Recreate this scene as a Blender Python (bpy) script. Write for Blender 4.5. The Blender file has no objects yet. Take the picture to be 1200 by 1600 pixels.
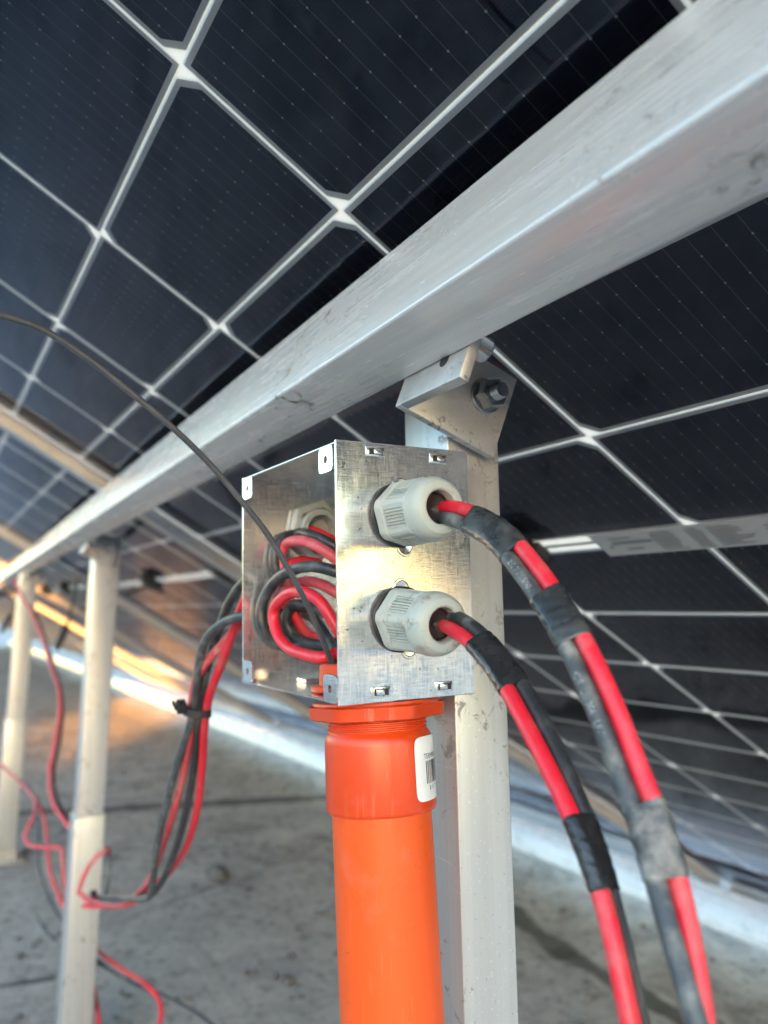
import bpy, bmesh, math, random
from mathutils import Vector, Matrix
random.seed(7)
scene = bpy.context.scene
col = scene.collection
V = Vector

# ------------------------------------------------------------------ camera
H = 0.655                                    # eye height above the roof slab
FPX = 1234.71                                # focal length in pixels of a 1200x1600 picture
CR = V((0.502866, 0.864138, -0.019810))      # camera right
CU = V((0.105143, -0.038405, 0.993715))      # camera up
CF = V((-0.857946, 0.501788, 0.110170))      # camera forward
CAM = V((0, 0, H))
cd = bpy.data.cameras.new('camera')
cd.sensor_fit = 'VERTICAL'
cd.sensor_height = 36.0
cd.sensor_width = 27.0
cd.lens = FPX / 1600 * 36.0
cd.clip_start = 0.01
cd.clip_end = 2000
cd.dof.use_dof = True
cd.dof.focus_distance = 0.315
cd.dof.aperture_fstop = 8.2
cd.dof.aperture_blades = 0
cam = bpy.data.objects.new('camera', cd)
col.objects.link(cam)
cam.matrix_world = Matrix(((CR.x, CU.x, -CF.x, 0), (CR.y, CU.y, -CF.y, 0), (CR.z, CU.z, -CF.z, H), (0, 0, 0, 1)))
scene.camera = cam

# ------------------------------------------------------------------ sky and sun
SUN_EL = math.radians(2.6)
SUN_DIR = V((0.82 * math.cos(SUN_EL), -0.572 * math.cos(SUN_EL), math.sin(SUN_EL))).normalized()
world = bpy.data.worlds.new('World')
scene.world = world
world.use_nodes = True
wn = world.node_tree
wn.nodes.clear()
sky = wn.nodes.new('ShaderNodeTexSky')
sky.sky_type = 'NISHITA'
sky.sun_disc = False
sky.sun_elevation = SUN_EL
sky.sun_rotation = math.atan2(SUN_DIR.x, SUN_DIR.y)
sky.air_density = 1.0
sky.dust_density = 0.5
sky.ozone_density = 2.0
bg = wn.nodes.new('ShaderNodeBackground')
bg.inputs['Strength'].default_value = 0.15
wo = wn.nodes.new('ShaderNodeOutputWorld')
wn.links.new(sky.outputs[0], bg.inputs['Color'])
wn.links.new(bg.outputs[0], wo.inputs['Surface'])
sd = bpy.data.lights.new('sun', 'SUN')
sd.energy = 3.4
sd.angle = math.radians(0.6)
sd.color = (1.0, 0.42, 0.09)
so = bpy.data.objects.new('sun', sd)
col.objects.link(so)
so.rotation_euler = SUN_DIR.to_track_quat('Z', 'Y').to_euler()

vs = scene.view_settings
vs.view_transform = 'Standard'
vs.look = 'None'
vs.gamma = 1.0
vs.exposure = 4.2
vs.use_curve_mapping = False
scene.cycles.max_bounces = 10
scene.cycles.transparent_max_bounces = 12
scene.cycles.use_denoising = True


def ray(px, py):
    return CR * ((px - 600) / FPX) + CU * ((800 - py) / FPX) + CF


def at(px, py, depth):
    return CAM + ray(px, py) * depth


def aty(px, py, y):
    r = ray(px, py)
    return CAM + r * (y / r.y)


# ------------------------------------------------------------------ materials
MATS = {}


class NT:
    def __init__(s, name):
        m = bpy.data.materials.new(name)
        m.use_nodes = True
        s.m = m
        s.t = m.node_tree
        s.t.nodes.clear()
        s.out = s.t.nodes.new('ShaderNodeOutputMaterial')
        s._co = None

    def n(s, typ, **kw):
        nd = s.t.nodes.new(typ)
        for k, v in kw.items():
            setattr(nd, k, v)
        return nd

    def l(s, a, b):
        s.t.links.new(a, b)

    def co(s):
        if s._co is None:
            s._co = s.n('ShaderNodeTexCoord').outputs['Object']
        return s._co

    def scaled(s, sc, rot=(0, 0, 0), src=None):
        mp = s.n('ShaderNodeMapping')
        mp.inputs['Scale'].default_value = sc
        mp.inputs['Rotation'].default_value = rot
        s.l(src or s.co(), mp.inputs['Vector'])
        return mp.outputs[0]

    def noise(s, scale, detail=4, rough=0.55, vec=None, dist=0.0):
        nd = s.n('ShaderNodeTexNoise')
        nd.inputs['Scale'].default_value = scale
        nd.inputs['Detail'].default_value = detail
        nd.inputs['Roughness'].default_value = rough
        nd.inputs['Distortion'].default_value = dist
        s.l(vec or s.co(), nd.inputs['Vector'])
        return nd.outputs['Fac']

    def ramp(s, fac, stops):
        nd = s.n('ShaderNodeValToRGB')
        e = nd.color_ramp.elements
        while len(e) < len(stops):
            e.new(0.5)
        for el, (p, c) in zip(e, stops):
            el.position = p
            el.color = (c, c, c, 1) if isinstance(c, (int, float)) else (*c, 1)
        s.l(fac, nd.inputs[0])
        return nd.outputs[0]

    def mix(s, fac, a, b, blend='MIX'):
        nd = s.n('ShaderNodeMix', data_type='RGBA', blend_type=blend)
        for sock, v in ((nd.inputs[0], fac), (nd.inputs[6], a), (nd.inputs[7], b)):
            if isinstance(v, (int, float)):
                sock.default_value = v if sock.type == 'VALUE' else (v, v, v, 1)
            elif isinstance(v, tuple):
                sock.default_value = (*v, 1)
            else:
                s.l(v, sock)
        return nd.outputs[2]

    def math(s, op, a, b=None, c=None, clamp=False):
        nd = s.n('ShaderNodeMath', operation=op, use_clamp=clamp)
        for sock, v in zip(nd.inputs, (a, b, c)):
            if v is None:
                continue
            if isinstance(v, (int, float)):
                sock.default_value = v
            else:
                s.l(v, sock)
        return nd.outputs[0]

    def sep(s, vec=None):
        nd = s.n('ShaderNodeSeparateXYZ')
        s.l(vec or s.co(), nd.inputs[0])
        return nd.outputs

    def principled(s, **kw):
        p = s.n('ShaderNodeBsdfPrincipled')
        for k, v in kw.items():
            sock = p.inputs[k.replace('_', ' ')]
            if isinstance(v, tuple):
                sock.default_value = (*v, 1) if sock.type == 'RGBA' else v
            elif isinstance(v, (int, float)):
                sock.default_value = v
            else:
                s.l(v, sock)
        s.l(p.outputs[0], s.out.inputs['Surface'])
        s.p = p
        return p

    def bump(s, height, strength=0.3, dist=0.001):
        b = s.n('ShaderNodeBump')
        b.inputs['Strength'].default_value = strength
        b.inputs['Distance'].default_value = dist
        s.l(height, b.inputs['Height'])
        s.l(b.outputs[0], s.p.inputs['Normal'])
        return b


def reg(name):
    def deco(fn):
        t = NT(name)
        fn(t)
        MATS[name] = t.m
        return fn
    return deco


def aluminium(name, base, rough, dirt, streak=(3, 260, 260), metal=0.55, dirtscale=1.0):
    t = NT(name)
    st = t.noise(1.0, 3, 0.6, t.scaled(streak))
    st2 = t.noise(1.0, 2, 0.5, t.scaled(tuple(v * 0.22 if v > 50 else v * 0.5 for v in streak)))
    bl = t.noise(14, 3, 0.6)
    # scuffs: short ragged marks that come in clusters
    sp = t.noise(1.0, 5, 0.72, t.scaled((95 * dirtscale, 150 * dirtscale, 120 * dirtscale), (0.3, 0.2, 0.5)), 0.6)
    msk = t.math('MULTIPLY', t.ramp(sp, [(0.565, 0.0), (0.62, 1.0)]), t.ramp(t.noise(19, 2, 0.5), [(0.49, 0.0), (0.58, 1.0)]))
    fine = t.ramp(t.noise(520, 2, 0.5), [(0.70, 0.0), (0.735, 1.0)])
    msk = t.math('MAXIMUM', msk, t.math('MULTIPLY', fine, 0.7))
    msk = t.math('MULTIPLY', msk, dirt)
    # thin bright scratches
    scr = t.ramp(t.noise(1.0, 2, 0.4, t.scaled((40, 700, 700), (0.0, 0.5, 0.6))), [(0.66, 0.0), (0.70, 0.5)])
    c = t.mix(t.ramp(st, [(0.35, 0.0), (0.65, 1.0)]), tuple(b_ * 0.84 for b_ in base), base)
    c = t.mix(t.ramp(st2, [(0.40, 0.0), (0.62, 0.5)]), c, tuple(b_ * 0.80 for b_ in base))
    c = t.mix(t.ramp(bl, [(0.45, 0.0), (0.7, 0.35)]), c, tuple(b_ * 0.84 for b_ in base))
    c = t.mix(scr, c, tuple(min(0.9, b_ * 1.15) for b_ in base))
    c = t.mix(msk, c, (0.10, 0.082, 0.066))
    met = t.math('MULTIPLY', metal, t.math('SUBTRACT', 1.0, msk))
    rg = t.math('ADD', t.math('MULTIPLY', st, 0.14), t.math('ADD', t.math('MULTIPLY', bl, 0.14), rough - 0.14))
    rg = t.math('ADD', rg, t.math('MULTIPLY', msk, 0.4), clamp=True)
    t.principled(Base_Color=c, Metallic=met, Roughness=rg)
    t.bump(t.mix(0.5, st, st2), 0.14, 0.0005)
    MATS[name] = t.m


aluminium('aluminium_beam', (0.68, 0.69, 0.70), 0.26, 0.95, metal=0.36)
aluminium('aluminium_post', (0.60, 0.60, 0.60), 0.34, 0.6, (260, 260, 3), metal=0.55)
aluminium('aluminium_frame', (0.66, 0.66, 0.66), 0.40, 0.2, (30, 30, 30), metal=0.6)
aluminium('aluminium_bracket', (0.52, 0.51, 0.50), 0.38, 0.8, (120, 30, 120), metal=0.6)


@reg('galvanised')
def _(t):
    v = t.noise(1.0, 4, 0.75, t.scaled((1500, 1500, 130)))
    h = t.noise(1.0, 4, 0.75, t.scaled((130, 130, 1500)))
    b = t.noise(55, 5, 0.65, dist=0.5)
    sp = t.n('ShaderNodeTexVoronoi')
    sp.inputs['Scale'].default_value = 130
    t.l(t.scaled((1, 1, 0.55)), sp.inputs['Vector'])
    spg = t.sep(sp.outputs['Color'])[0]
    scr = t.ramp(t.noise(1.0, 2, 0.4, t.scaled((900, 900, 60), (0.5, 0.3, 0.0))), [(0.66, 0.0), (0.71, 1.0)])
    dots = t.ramp(t.noise(420, 2, 0.5), [(0.69, 0.0), (0.73, 1.0)])
    tex = t.mix(0.5, v, h)
    c = t.mix(t.ramp(tex, [(0.40, 0.0), (0.60, 1.0)]), (0.50, 0.50, 0.50), (0.95, 0.95, 0.93))
    c = t.mix(t.ramp(b, [(0.42, 0.0), (0.66, 0.55)]), c, (0.60, 0.60, 0.60))
    c = t.mix(t.math('MULTIPLY', spg, 0.22), c, (0.98, 0.98, 0.97))
    c = t.mix(t.math('MULTIPLY', scr, 0.5), c, (0.95, 0.95, 0.95))
    c = t.mix(t.math('MULTIPLY', dots, 0.7), c, (0.12, 0.11, 0.10))
    rg = t.math('ADD', t.math('MULTIPLY', t.ramp(tex, [(0.40, 0.0), (0.60, 1.0)]), 0.12), t.math('MULTIPLY', b, 0.14))
    rg = t.math('ADD', rg, t.math('MULTIPLY', spg, 0.05))
    t.principled(Base_Color=c, Metallic=0.86, Roughness=rg)
    t.bump(t.mix(0.3, tex, b), 0.16, 0.0004)


@reg('steel_bolt')
def _(t):
    b = t.noise(300, 3, 0.6)
    t.principled(Base_Color=t.mix(b, (0.34, 0.32, 0.30), (0.58, 0.55, 0.52)), Metallic=1.0, Roughness=t.math('ADD', 0.10, t.math('MULTIPLY', b, 0.22)))


@reg('gland_plastic')
def _(t):
    d = t.ramp(t.noise(170, 5, 0.7), [(0.54, 0.0), (0.68, 0.8)])
    d2 = t.math('MULTIPLY', d, t.ramp(t.noise(40, 2, 0.5), [(0.44, 0.05), (0.60, 1.0)]))
    c = t.mix(t.noise(60, 3, 0.6), (0.33, 0.365, 0.335), (0.41, 0.445, 0.405))
    c = t.mix(d2, c, (0.20, 0.15, 0.11))
    t.principled(Base_Color=c, Roughness=0.42, Subsurface_Weight=0.0)
    t.bump(t.noise(500, 2, 0.5), 0.08, 0.0002)


@reg('black_rubber')
def _(t):
    t.principled(Base_Color=(0.015, 0.015, 0.016), Roughness=0.55)


def cable_mat(name, c1, c2, dust, dustcol, rough):
    t = NT(name)
    n1 = t.noise(120, 4, 0.65)
    n2 = t.noise(30, 3, 0.6)
    fine = t.noise(700, 3, 0.6)
    d = t.math('MULTIPLY', t.ramp(n1, [(0.44, 0.0), (0.68, 1.0)]), t.ramp(n2, [(0.40, 0.15), (0.62, 1.0)]))
    d = t.math('MULTIPLY', d, dust)
    sc = t.math('MULTIPLY', t.ramp(t.noise(1, 4, 0.7, t.scaled((400, 400, 90))), [(0.60, 0.0), (0.68, 1.0)]), dust * 0.5)
    d = t.math('MAXIMUM', d, sc)
    c = t.mix(t.noise(40, 2, 0.5), c1, c2)
    c = t.mix(d, c, dustcol)
    t.principled(Base_Color=c, Roughness=t.math('ADD', rough, t.math('MULTIPLY', d, 0.35)))
    t.bump(fine, 0.10, 0.0002)
    MATS[name] = t.m


cable_mat('cable_red', (0.62, 0.010, 0.026), (0.72, 0.018, 0.040), 0.34, (0.44, 0.24, 0.21), 0.36)
cable_mat('cable_red_old', (0.54, 0.045, 0.065), (0.62, 0.08, 0.10), 0.75, (0.56, 0.33, 0.31), 0.45)
cable_mat('cable_black', (0.020, 0.021, 0.023), (0.032, 0.034, 0.036), 0.55, (0.22, 0.23, 0.22), 0.36)
cable_mat('cable_black_dusty', (0.030, 0.036, 0.042), (0.060, 0.068, 0.074), 0.9, (0.26, 0.26, 0.24), 0.40)
cable_mat('tape_black', (0.012, 0.012, 0.013), (0.020, 0.020, 0.022), 0.22, (0.16, 0.16, 0.155), 0.26)
cable_mat('tape_worn', (0.016, 0.017, 0.018), (0.026, 0.028, 0.030), 0.42, (0.15, 0.15, 0.145), 0.26)
cable_mat('tape_dusty', (0.018, 0.019, 0.02), (0.06, 0.062, 0.065), 0.95, (0.30, 0.295, 0.275), 0.34)
cable_mat('wire_grey', (0.045, 0.046, 0.05), (0.075, 0.076, 0.08), 0.3, (0.16, 0.16, 0.16), 0.34)


def orange_mat(name, a, b, rough):
    t = NT(name)
    n = t.noise(22, 4, 0.6)
    sm = t.math('MULTIPLY', t.ramp(t.noise(48, 5, 0.72, dist=0.5), [(0.54, 0.0), (0.72, 1.0)]), 0.28)
    drip = t.math('MULTIPLY', t.ramp(t.noise(1.0, 4, 0.65, t.scaled((210, 210, 9))), [(0.60, 0.0), (0.72, 1.0)]), t.ramp(t.noise(18, 2, 0.5), [(0.46, 0.0), (0.60, 0.55)]))
    scr = t.math('MULTIPLY', t.ramp(t.noise(1.0, 2, 0.4, t.scaled((600, 600, 40), (0.25, 0.1, 0.0))), [(0.67, 0.0), (0.71, 1.0)]), 0.10)
    spk = t.math('MULTIPLY', t.ramp(t.noise(460, 2, 0.5), [(0.69, 0.0), (0.73, 1.0)]), 0.35)
    c = t.mix(n, a, b)
    c = t.mix(sm, c, tuple(min(1, x * 0.80 + 0.10) for x in a))
    c = t.mix(drip, c, (0.46, 0.17, 0.10))
    c = t.mix(scr, c, (0.80, 0.30, 0.16))
    c = t.mix(spk, c, (0.16, 0.07, 0.04))
    rg = t.math('ADD', rough, t.math('MULTIPLY', t.math('ADD', sm, drip), 0.5))
    t.principled(Base_Color=c, Roughness=t.math('ADD', rg, t.math('MULTIPLY', n, 0.12)))
    t.bump(t.mix(0.5, t.noise(300, 3, 0.5), t.noise(60, 2, 0.5)), 0.06, 0.0003)
    MATS[name] = t.m


orange_mat('orange_pipe', (0.70, 0.080, 0.004), (0.74, 0.088, 0.006), 0.34)
orange_mat('orange_fitting', (0.58, 0.046, 0.004), (0.64, 0.055, 0.005), 0.26)


@reg('sticker_white')
def _(t):
    t.principled(Base_Color=t.mix(t.noise(120, 3, 0.6), (0.72, 0.72, 0.72), (0.82, 0.82, 0.81)), Roughness=0.45)


@reg('print_black')
def _(t):
    t.principled(Base_Color=(0.03, 0.03, 0.03), Roughness=0.5)


@reg('print_grey')
def _(t):
    t.principled(Base_Color=(0.19, 0.19, 0.195), Roughness=0.5)


@reg('print_white')
def _(t):
    t.principled(Base_Color=t.mix(t.ramp(t.noise(900, 3, 0.6), [(0.4, 0.0), (0.6, 1.0)]), (0.12, 0.13, 0.13), (0.42, 0.43, 0.43)), Roughness=0.5)


@reg('nameplate_grey')
def _(t):
    t.principled(Base_Color=(0.40, 0.40, 0.40), Roughness=0.4)


@reg('concrete')
def _(t):
    n1 = t.noise(1.3, 5, 0.62, dist=0.6)
    n2 = t.noise(8, 7, 0.70, dist=0.8)
    n3 = t.noise(42, 7, 0.74)
    n4 = t.noise(150, 4, 0.7)
    c = t.mix(t.ramp(n2, [(0.34, 0.0), (0.64, 1.0)]), (0.180, 0.152, 0.128), (0.54, 0.465, 0.395))
    c = t.mix(t.ramp(n1, [(0.40, 0.0), (0.62, 0.75)]), c, (0.45, 0.393, 0.338))
    c = t.mix(t.ramp(n3, [(0.33, 0.75), (0.47, 0.0)]), c, (0.060, 0.052, 0.045))
    c = t.mix(t.ramp(n3, [(0.56, 0.0), (0.72, 0.6)]), c, (0.62, 0.575, 0.52))
    c = t.mix(t.ramp(n4, [(0.30, 0.5), (0.42, 0.0)]), c, (0.10, 0.095, 0.09))
    # dirt stains and joints, each a line on the slab with a ragged outline
    xyz = t.sep()
    wob = t.noise(9, 5, 0.65)

    def seg(x0, y0, x1, y1, wid, amt, cc):
        nonlocal c
        dx, dy = x1 - x0, y1 - y0
        L2 = dx * dx + dy * dy
        L = math.sqrt(L2)
        ax = t.math('SUBTRACT', xyz[0], x0)
        ay = t.math('SUBTRACT', xyz[1], y0)
        u = t.math('DIVIDE', t.math('ADD', t.math('MULTIPLY', ax, dx), t.math('MULTIPLY', ay, dy)), L2, clamp=True)
        ex = t.math('SUBTRACT', ax, t.math('MULTIPLY', u, dx))
        ey = t.math('SUBTRACT', ay, t.math('MULTIPLY', u, dy))
        d = t.math('SQRT', t.math('ADD', t.math('MULTIPLY', ex, ex), t.math('MULTIPLY', ey, ey)))
        d = t.math('ADD', d, t.math('MULTIPLY', t.math('SUBTRACT', wob, 0.5), wid * 2.2))
        m = t.math('SUBTRACT', 1.0, t.math('DIVIDE', d, wid), clamp=True)
        c = t.mix(t.math('MULTIPLY', t.ramp(m, [(0.1, 0.0), (0.45, 1.0)]), amt), c, cc)
    seg(-1.62, 1.14, -1.18, 1.06, 0.035, 0.85, (0.050, 0.045, 0.036))
    seg(-1.18, 1.06, -0.86, 1.05, 0.028, 0.8, (0.050, 0.045, 0.036))
    seg(-3.0, 0.0, -2.43, 1.36, 0.050, 0.85, (0.045, 0.043, 0.040))
    seg(-1.62, 0.10, -1.59, 0.225, 0.012, 0.85, (0.03, 0.03, 0.03))
    seg(-1.78, 0.37, -1.88, 0.62, 0.006, 0.6, (0.06, 0.058, 0.055))
    t.principled(Base_Color=c, Roughness=0.82)
    hb = t.mix(0.5, n2, t.mix(0.4, n3, n4))
    t.bump(hb, 0.8, 0.014)


@reg('pebble')
def _(t):
    t.principled(Base_Color=t.mix(t.noise(60, 3, 0.6), (0.06, 0.055, 0.05), (0.20, 0.19, 0.18)), Roughness=0.85)


@reg('moss')
def _(t):
    t.principled(Base_Color=t.mix(t.noise(200, 3, 0.6), (0.05, 0.055, 0.02), (0.10, 0.10, 0.04)), Roughness=0.9)


CS = 0.184          # column pitch of the cells
CA = 0.09268        # row pitch
CG = 0.01426        # wider gap across the middle of a module


@reg('solar_cell')
def _(t):
    xyz = t.sep()
    # sixteen busbars along y with solder dots, fine fingers along x
    nb = 16
    p = 0.178 / nb
    fx = t.math('FRACT', t.math('ADD', t.math('DIVIDE', xyz[0], p), 100.0))
    dx = t.math('MULTIPLY', t.math('ABSOLUTE', t.math('SUBTRACT', fx, 0.5)), p)
    bus = t.math('LESS_THAN', dx, 0.00014)
    q = 0.0158
    fy = t.math('FRACT', t.math('ADD', t.math('DIVIDE', xyz[1], q), 100.5))
    dy = t.math('MULTIPLY', t.math('ABSOLUTE', t.math('SUBTRACT', fy, 0.5)), q)
    dd = t.math('SQRT', t.math('ADD', t.math('MULTIPLY', dx, dx), t.math('MULTIPLY', dy, dy)))
    dot = t.math('LESS_THAN', dd, 0.00052)
    ff = t.math('FRACT', t.math('ADD', t.math('DIVIDE', xyz[1], 0.00128), 100.0))
    fing = t.math('LESS_THAN', t.math('ABSOLUTE', t.math('SUBTRACT', ff, 0.5)), 0.085)
    rnd = t.n('ShaderNodeObjectInfo').outputs['Random']
    base = t.mix(rnd, (0.0010, 0.0024, 0.0100), (0.0020, 0.0036, 0.0140))
    base = t.mix(t.ramp(t.noise(9, 2, 0.5), [(0.4, 0.0), (0.7, 0.6)]), base, (0.0040, 0.0038, 0.0130))
    c = t.mix(t.math('MULTIPLY', fing, 0.55), base, (0.022, 0.026, 0.036))
    c = t.mix(bus, c, (0.15, 0.145, 0.14))
    c = t.mix(dot, c, (0.42, 0.40, 0.37))
    t.principled(Base_Color=c, Roughness=0.35, Specular_IOR_Level=0.05)


@reg('cell_gap_sheet')
def _(t):
    d = t.n('ShaderNodeBsdfDiffuse')
    d.inputs['Color'].default_value = (0.82, 0.76, 0.70, 1)
    tr = t.n('ShaderNodeBsdfTranslucent')
    tr.inputs['Color'].default_value = (0.98, 0.68, 0.51, 1)
    mx = t.n('ShaderNodeMixShader')
    mx.inputs[0].default_value = 0.12
    t.l(d.outputs[0], mx.inputs[1])
    t.l(tr.outputs[0], mx.inputs[2])
    t.l(mx.outputs[0], t.out.inputs['Surface'])


@reg('cell_gap_clear')
def _(t):
    tr = t.n('ShaderNodeBsdfTranslucent')
    tr.inputs['Color'].default_value = (1.0, 0.66, 0.45, 1)
    d = t.n('ShaderNodeBsdfDiffuse')
    d.inputs['Color'].default_value = (0.8, 0.72, 0.66, 1)
    mx = t.n('ShaderNodeMixShader')
    mx.inputs[0].default_value = 0.14
    t.l(tr.outputs[0], mx.inputs[1])
    t.l(d.outputs[0], mx.inputs[2])
    t.l(mx.outputs[0], t.out.inputs['Surface'])


@reg('module_glass')
def _(t):
    tr = t.n('ShaderNodeBsdfTransparent')
    tr.inputs['Color'].default_value = (0.95, 0.96, 0.96, 1)
    gl = t.n('ShaderNodeBsdfGlossy')
    gl.inputs['Roughness'].default_value = 0.03
    gl.inputs['Color'].default_value = (0.80, 0.84, 1.0, 1)
    fr = t.n('ShaderNodeFresnel')
    fr.inputs['IOR'].default_value = 1.52
    mx = t.n('ShaderNodeMixShader')
    t.l(fr.outputs[0], mx.inputs[0])
    t.l(tr.outputs[0], mx.inputs[1])
    t.l(gl.outputs[0], mx.inputs[2])
    t.l(mx.outputs[0], t.out.inputs['Surface'])


@reg('black_plastic')
def _(t):
    t.principled(Base_Color=t.mix(t.noise(80, 3, 0.6), (0.012, 0.012, 0.013), (0.03, 0.03, 0.03)), Roughness=0.45)


@reg('edge_seal')
def _(t):
    t.principled(Base_Color=(0.010, 0.010, 0.012), Roughness=0.6)


# ------------------------------------------------------------------ mesh helpers
def tag(o, label=None, cat=None, group=None, kind=None):
    if label:
        o['label'] = label
    if cat:
        o['category'] = cat
    if group:
        o['group'] = group
    if kind:
        o['kind'] = kind
    return o


def new_obj(name, me, mat, parent=None, mw=None):
    if mat and not me.materials:
        me.materials.append(MATS[mat])
    o = bpy.data.objects.new(name, me)
    col.objects.link(o)
    if parent is not None:
        o.parent = parent
        if mw is None:                       # vertices are in world space
            o.matrix_parent_inverse = parent_world(parent).inverted()
        else:
            o.matrix_local = mw
    elif mw is not None:
        o.matrix_world = mw
    return o


WORLD = {}


def parent_world(p):
    return WORLD.get(p.name, Matrix.Identity(4))


def thing(name, loc=None, label=None, cat=None, group=None, mw=None):
    o = bpy.data.objects.new(name, None)
    col.objects.link(o)
    o.empty_display_size = 0.02
    m = mw if mw is not None else Matrix.Translation(V(loc))
    o.matrix_world = m
    WORLD[o.name] = m.copy()
    return tag(o, label, cat, group)


def me_from(name, vs_, fs_, smooth=False, auto=None):
    me = bpy.data.meshes.new(name)
    me.from_pydata([tuple(v) for v in vs_], [], fs_)
    me.update()
    if smooth:
        me.polygons.foreach_set('use_smooth', [True] * len(me.polygons))
        if auto is not None:
            me.set_sharp_from_angle(angle=math.radians(auto))
    return me


def bm_me(name, bm, auto=35):
    bmesh.ops.recalc_face_normals(bm, faces=bm.faces)
    me = bpy.data.meshes.new(name)
    bm.to_mesh(me)
    bm.free()
    me.polygons.foreach_set('use_smooth', [True] * len(me.polygons))
    me.set_sharp_from_angle(angle=math.radians(auto))
    return me


def bbox_bm(bm, size, mat, bev=0.0, seg=2):
    r = bmesh.ops.create_cube(bm, size=1.0)
    vs_ = r['verts']
    bmesh.ops.scale(bm, vec=size, verts=vs_)
    if bev > 0:
        es = list({e for v in vs_ for e in v.link_edges})
        rb = bmesh.ops.bevel(bm, geom=es, offset=bev, segments=seg, profile=0.5, affect='EDGES')
        vs_ = list({v for f in rb['faces'] for v in f.verts} | {v for v in vs_ if v.is_valid})
    bmesh.ops.transform(bm, matrix=mat, verts=vs_)


def box_me(name, size, mat=Matrix.Identity(4), bev=0.0, seg=2):
    bm = bmesh.new()
    bbox_bm(bm, size, mat, bev, seg)
    return bm_me(name, bm)


def frame_mat(ex, ey, ez, org):
    return Matrix(((ex.x, ey.x, ez.x, org.x), (ex.y, ey.y, ez.y, org.y), (ex.z, ey.z, ez.z, org.z), (0, 0, 0, 1)))


def catmull(pts, sub=10):
    P = [V(p) for p in pts]
    P = [P[0] * 2 - P[1]] + P + [P[-1] * 2 - P[-2]]
    out = []
    for i in range(1, len(P) - 2):
        a, b, c, d = P[i - 1], P[i], P[i + 1], P[i + 2]
        # centripetal
        def kn(u, v, t):
            return t + max((v - u).length, 1e-6) ** 0.5
        t0 = 0.0
        t1 = kn(a, b, t0)
        t2 = kn(b, c, t1)
        t3 = kn(c, d, t2)
        for k in range(sub):
            t = t1 + (t2 - t1) * k / sub
            A1 = a * ((t1 - t) / (t1 - t0)) + b * ((t - t0) / (t1 - t0))
            A2 = b * ((t2 - t) / (t2 - t1)) + c * ((t - t1) / (t2 - t1))
            A3 = c * ((t3 - t) / (t3 - t2)) + d * ((t - t2) / (t3 - t2))
            B1 = A1 * ((t2 - t) / (t2 - t0)) + A2 * ((t - t0) / (t2 - t0))
            B2 = A2 * ((t3 - t) / (t3 - t1)) + A3 * ((t - t1) / (t3 - t1))
            out.append(B1 * ((t2 - t) / (t2 - t1)) + B2 * ((t - t1) / (t2 - t1)))
    out.append(P[-2])
    return out


def sweep(name, path, ring_fn, cap=True):
    """ring_fn(i, tangent) -> list of points round path[i]"""
    vs_, fs_ = [], []
    n = None
    for i, p in enumerate(path):
        tg = (path[min(i + 1, len(path) - 1)] - path[max(i - 1, 0)]).normalized()
        ring = ring_fn(i, tg)
        n = len(ring)
        vs_ += ring
    for i in range(len(path) - 1):
        for k in range(n):
            a, b = i * n + k, i * n + (k + 1) % n
            fs_.append((a, b, b + n, a + n))
    if cap:
        fs_.append(tuple(range(n - 1, -1, -1)))
        fs_.append(tuple(range((len(path) - 1) * n, len(path) * n)))
    return me_from(name, vs_, fs_, True, 50)


def tube_me(name, path, r, n=16, cap=True):
    st = {'u': None}

    def ring(i, tg):
        u = st['u']
        if u is None:
            u = tg.orthogonal().normalized()
        u = (u - tg * u.dot(tg)).normalized()
        st['u'] = u
        w = tg.cross(u)
        rr = r(i / (len(path) - 1)) if callable(r) else r
        return [path[i] + (u * math.cos(2 * math.pi * k / n) + w * math.sin(2 * math.pi * k / n)) * rr for k in range(n)]
    return sweep(name, path, ring, cap)


def lathe_me(name, prof, n=48, mat=Matrix.Identity(4), auto=30, ang=None, rfun=None):
    """prof: list of (z, r) along local +z"""
    vs_, fs_ = [], []
    for z, r in prof:
        for k in range(n):
            a = 2 * math.pi * k / n
            rr = r if rfun is None else rfun(z, r, a)
            vs_.append(mat @ V((rr * math.cos(a), rr * math.sin(a), z)))
    for i in range(len(prof) - 1):
        for k in range(n):
            a, b = i * n + k, i * n + (k + 1) % n
            fs_.append((a, b, b + n, a + n))
    return me_from(name, vs_, fs_, True, auto)


def hexr(a, flat, round_=0.0):
    """radius of a hexagon of across-flats 'flat' at angle a"""
    b = (a + math.pi / 6) % (math.pi / 3) - math.pi / 6
    return flat / 2 / math.cos(b)


def text_mesh(body, size):
    cu = bpy.data.curves.new('t', 'FONT')
    cu.body = body
    cu.size = size
    cu.resolution_u = 2
    ob = bpy.data.objects.new('t', cu)
    col.objects.link(ob)
    bpy.context.view_layer.update()
    dg = bpy.context.evaluated_depsgraph_get()
    me = bpy.data.meshes.new_from_object(ob.evaluated_get(dg))
    bpy.data.objects.remove(ob)
    vs_ = [v.co.copy() for v in me.vertices]
    fs_ = [tuple(p.vertices) for p in me.polygons]
    return vs_, fs_


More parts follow.
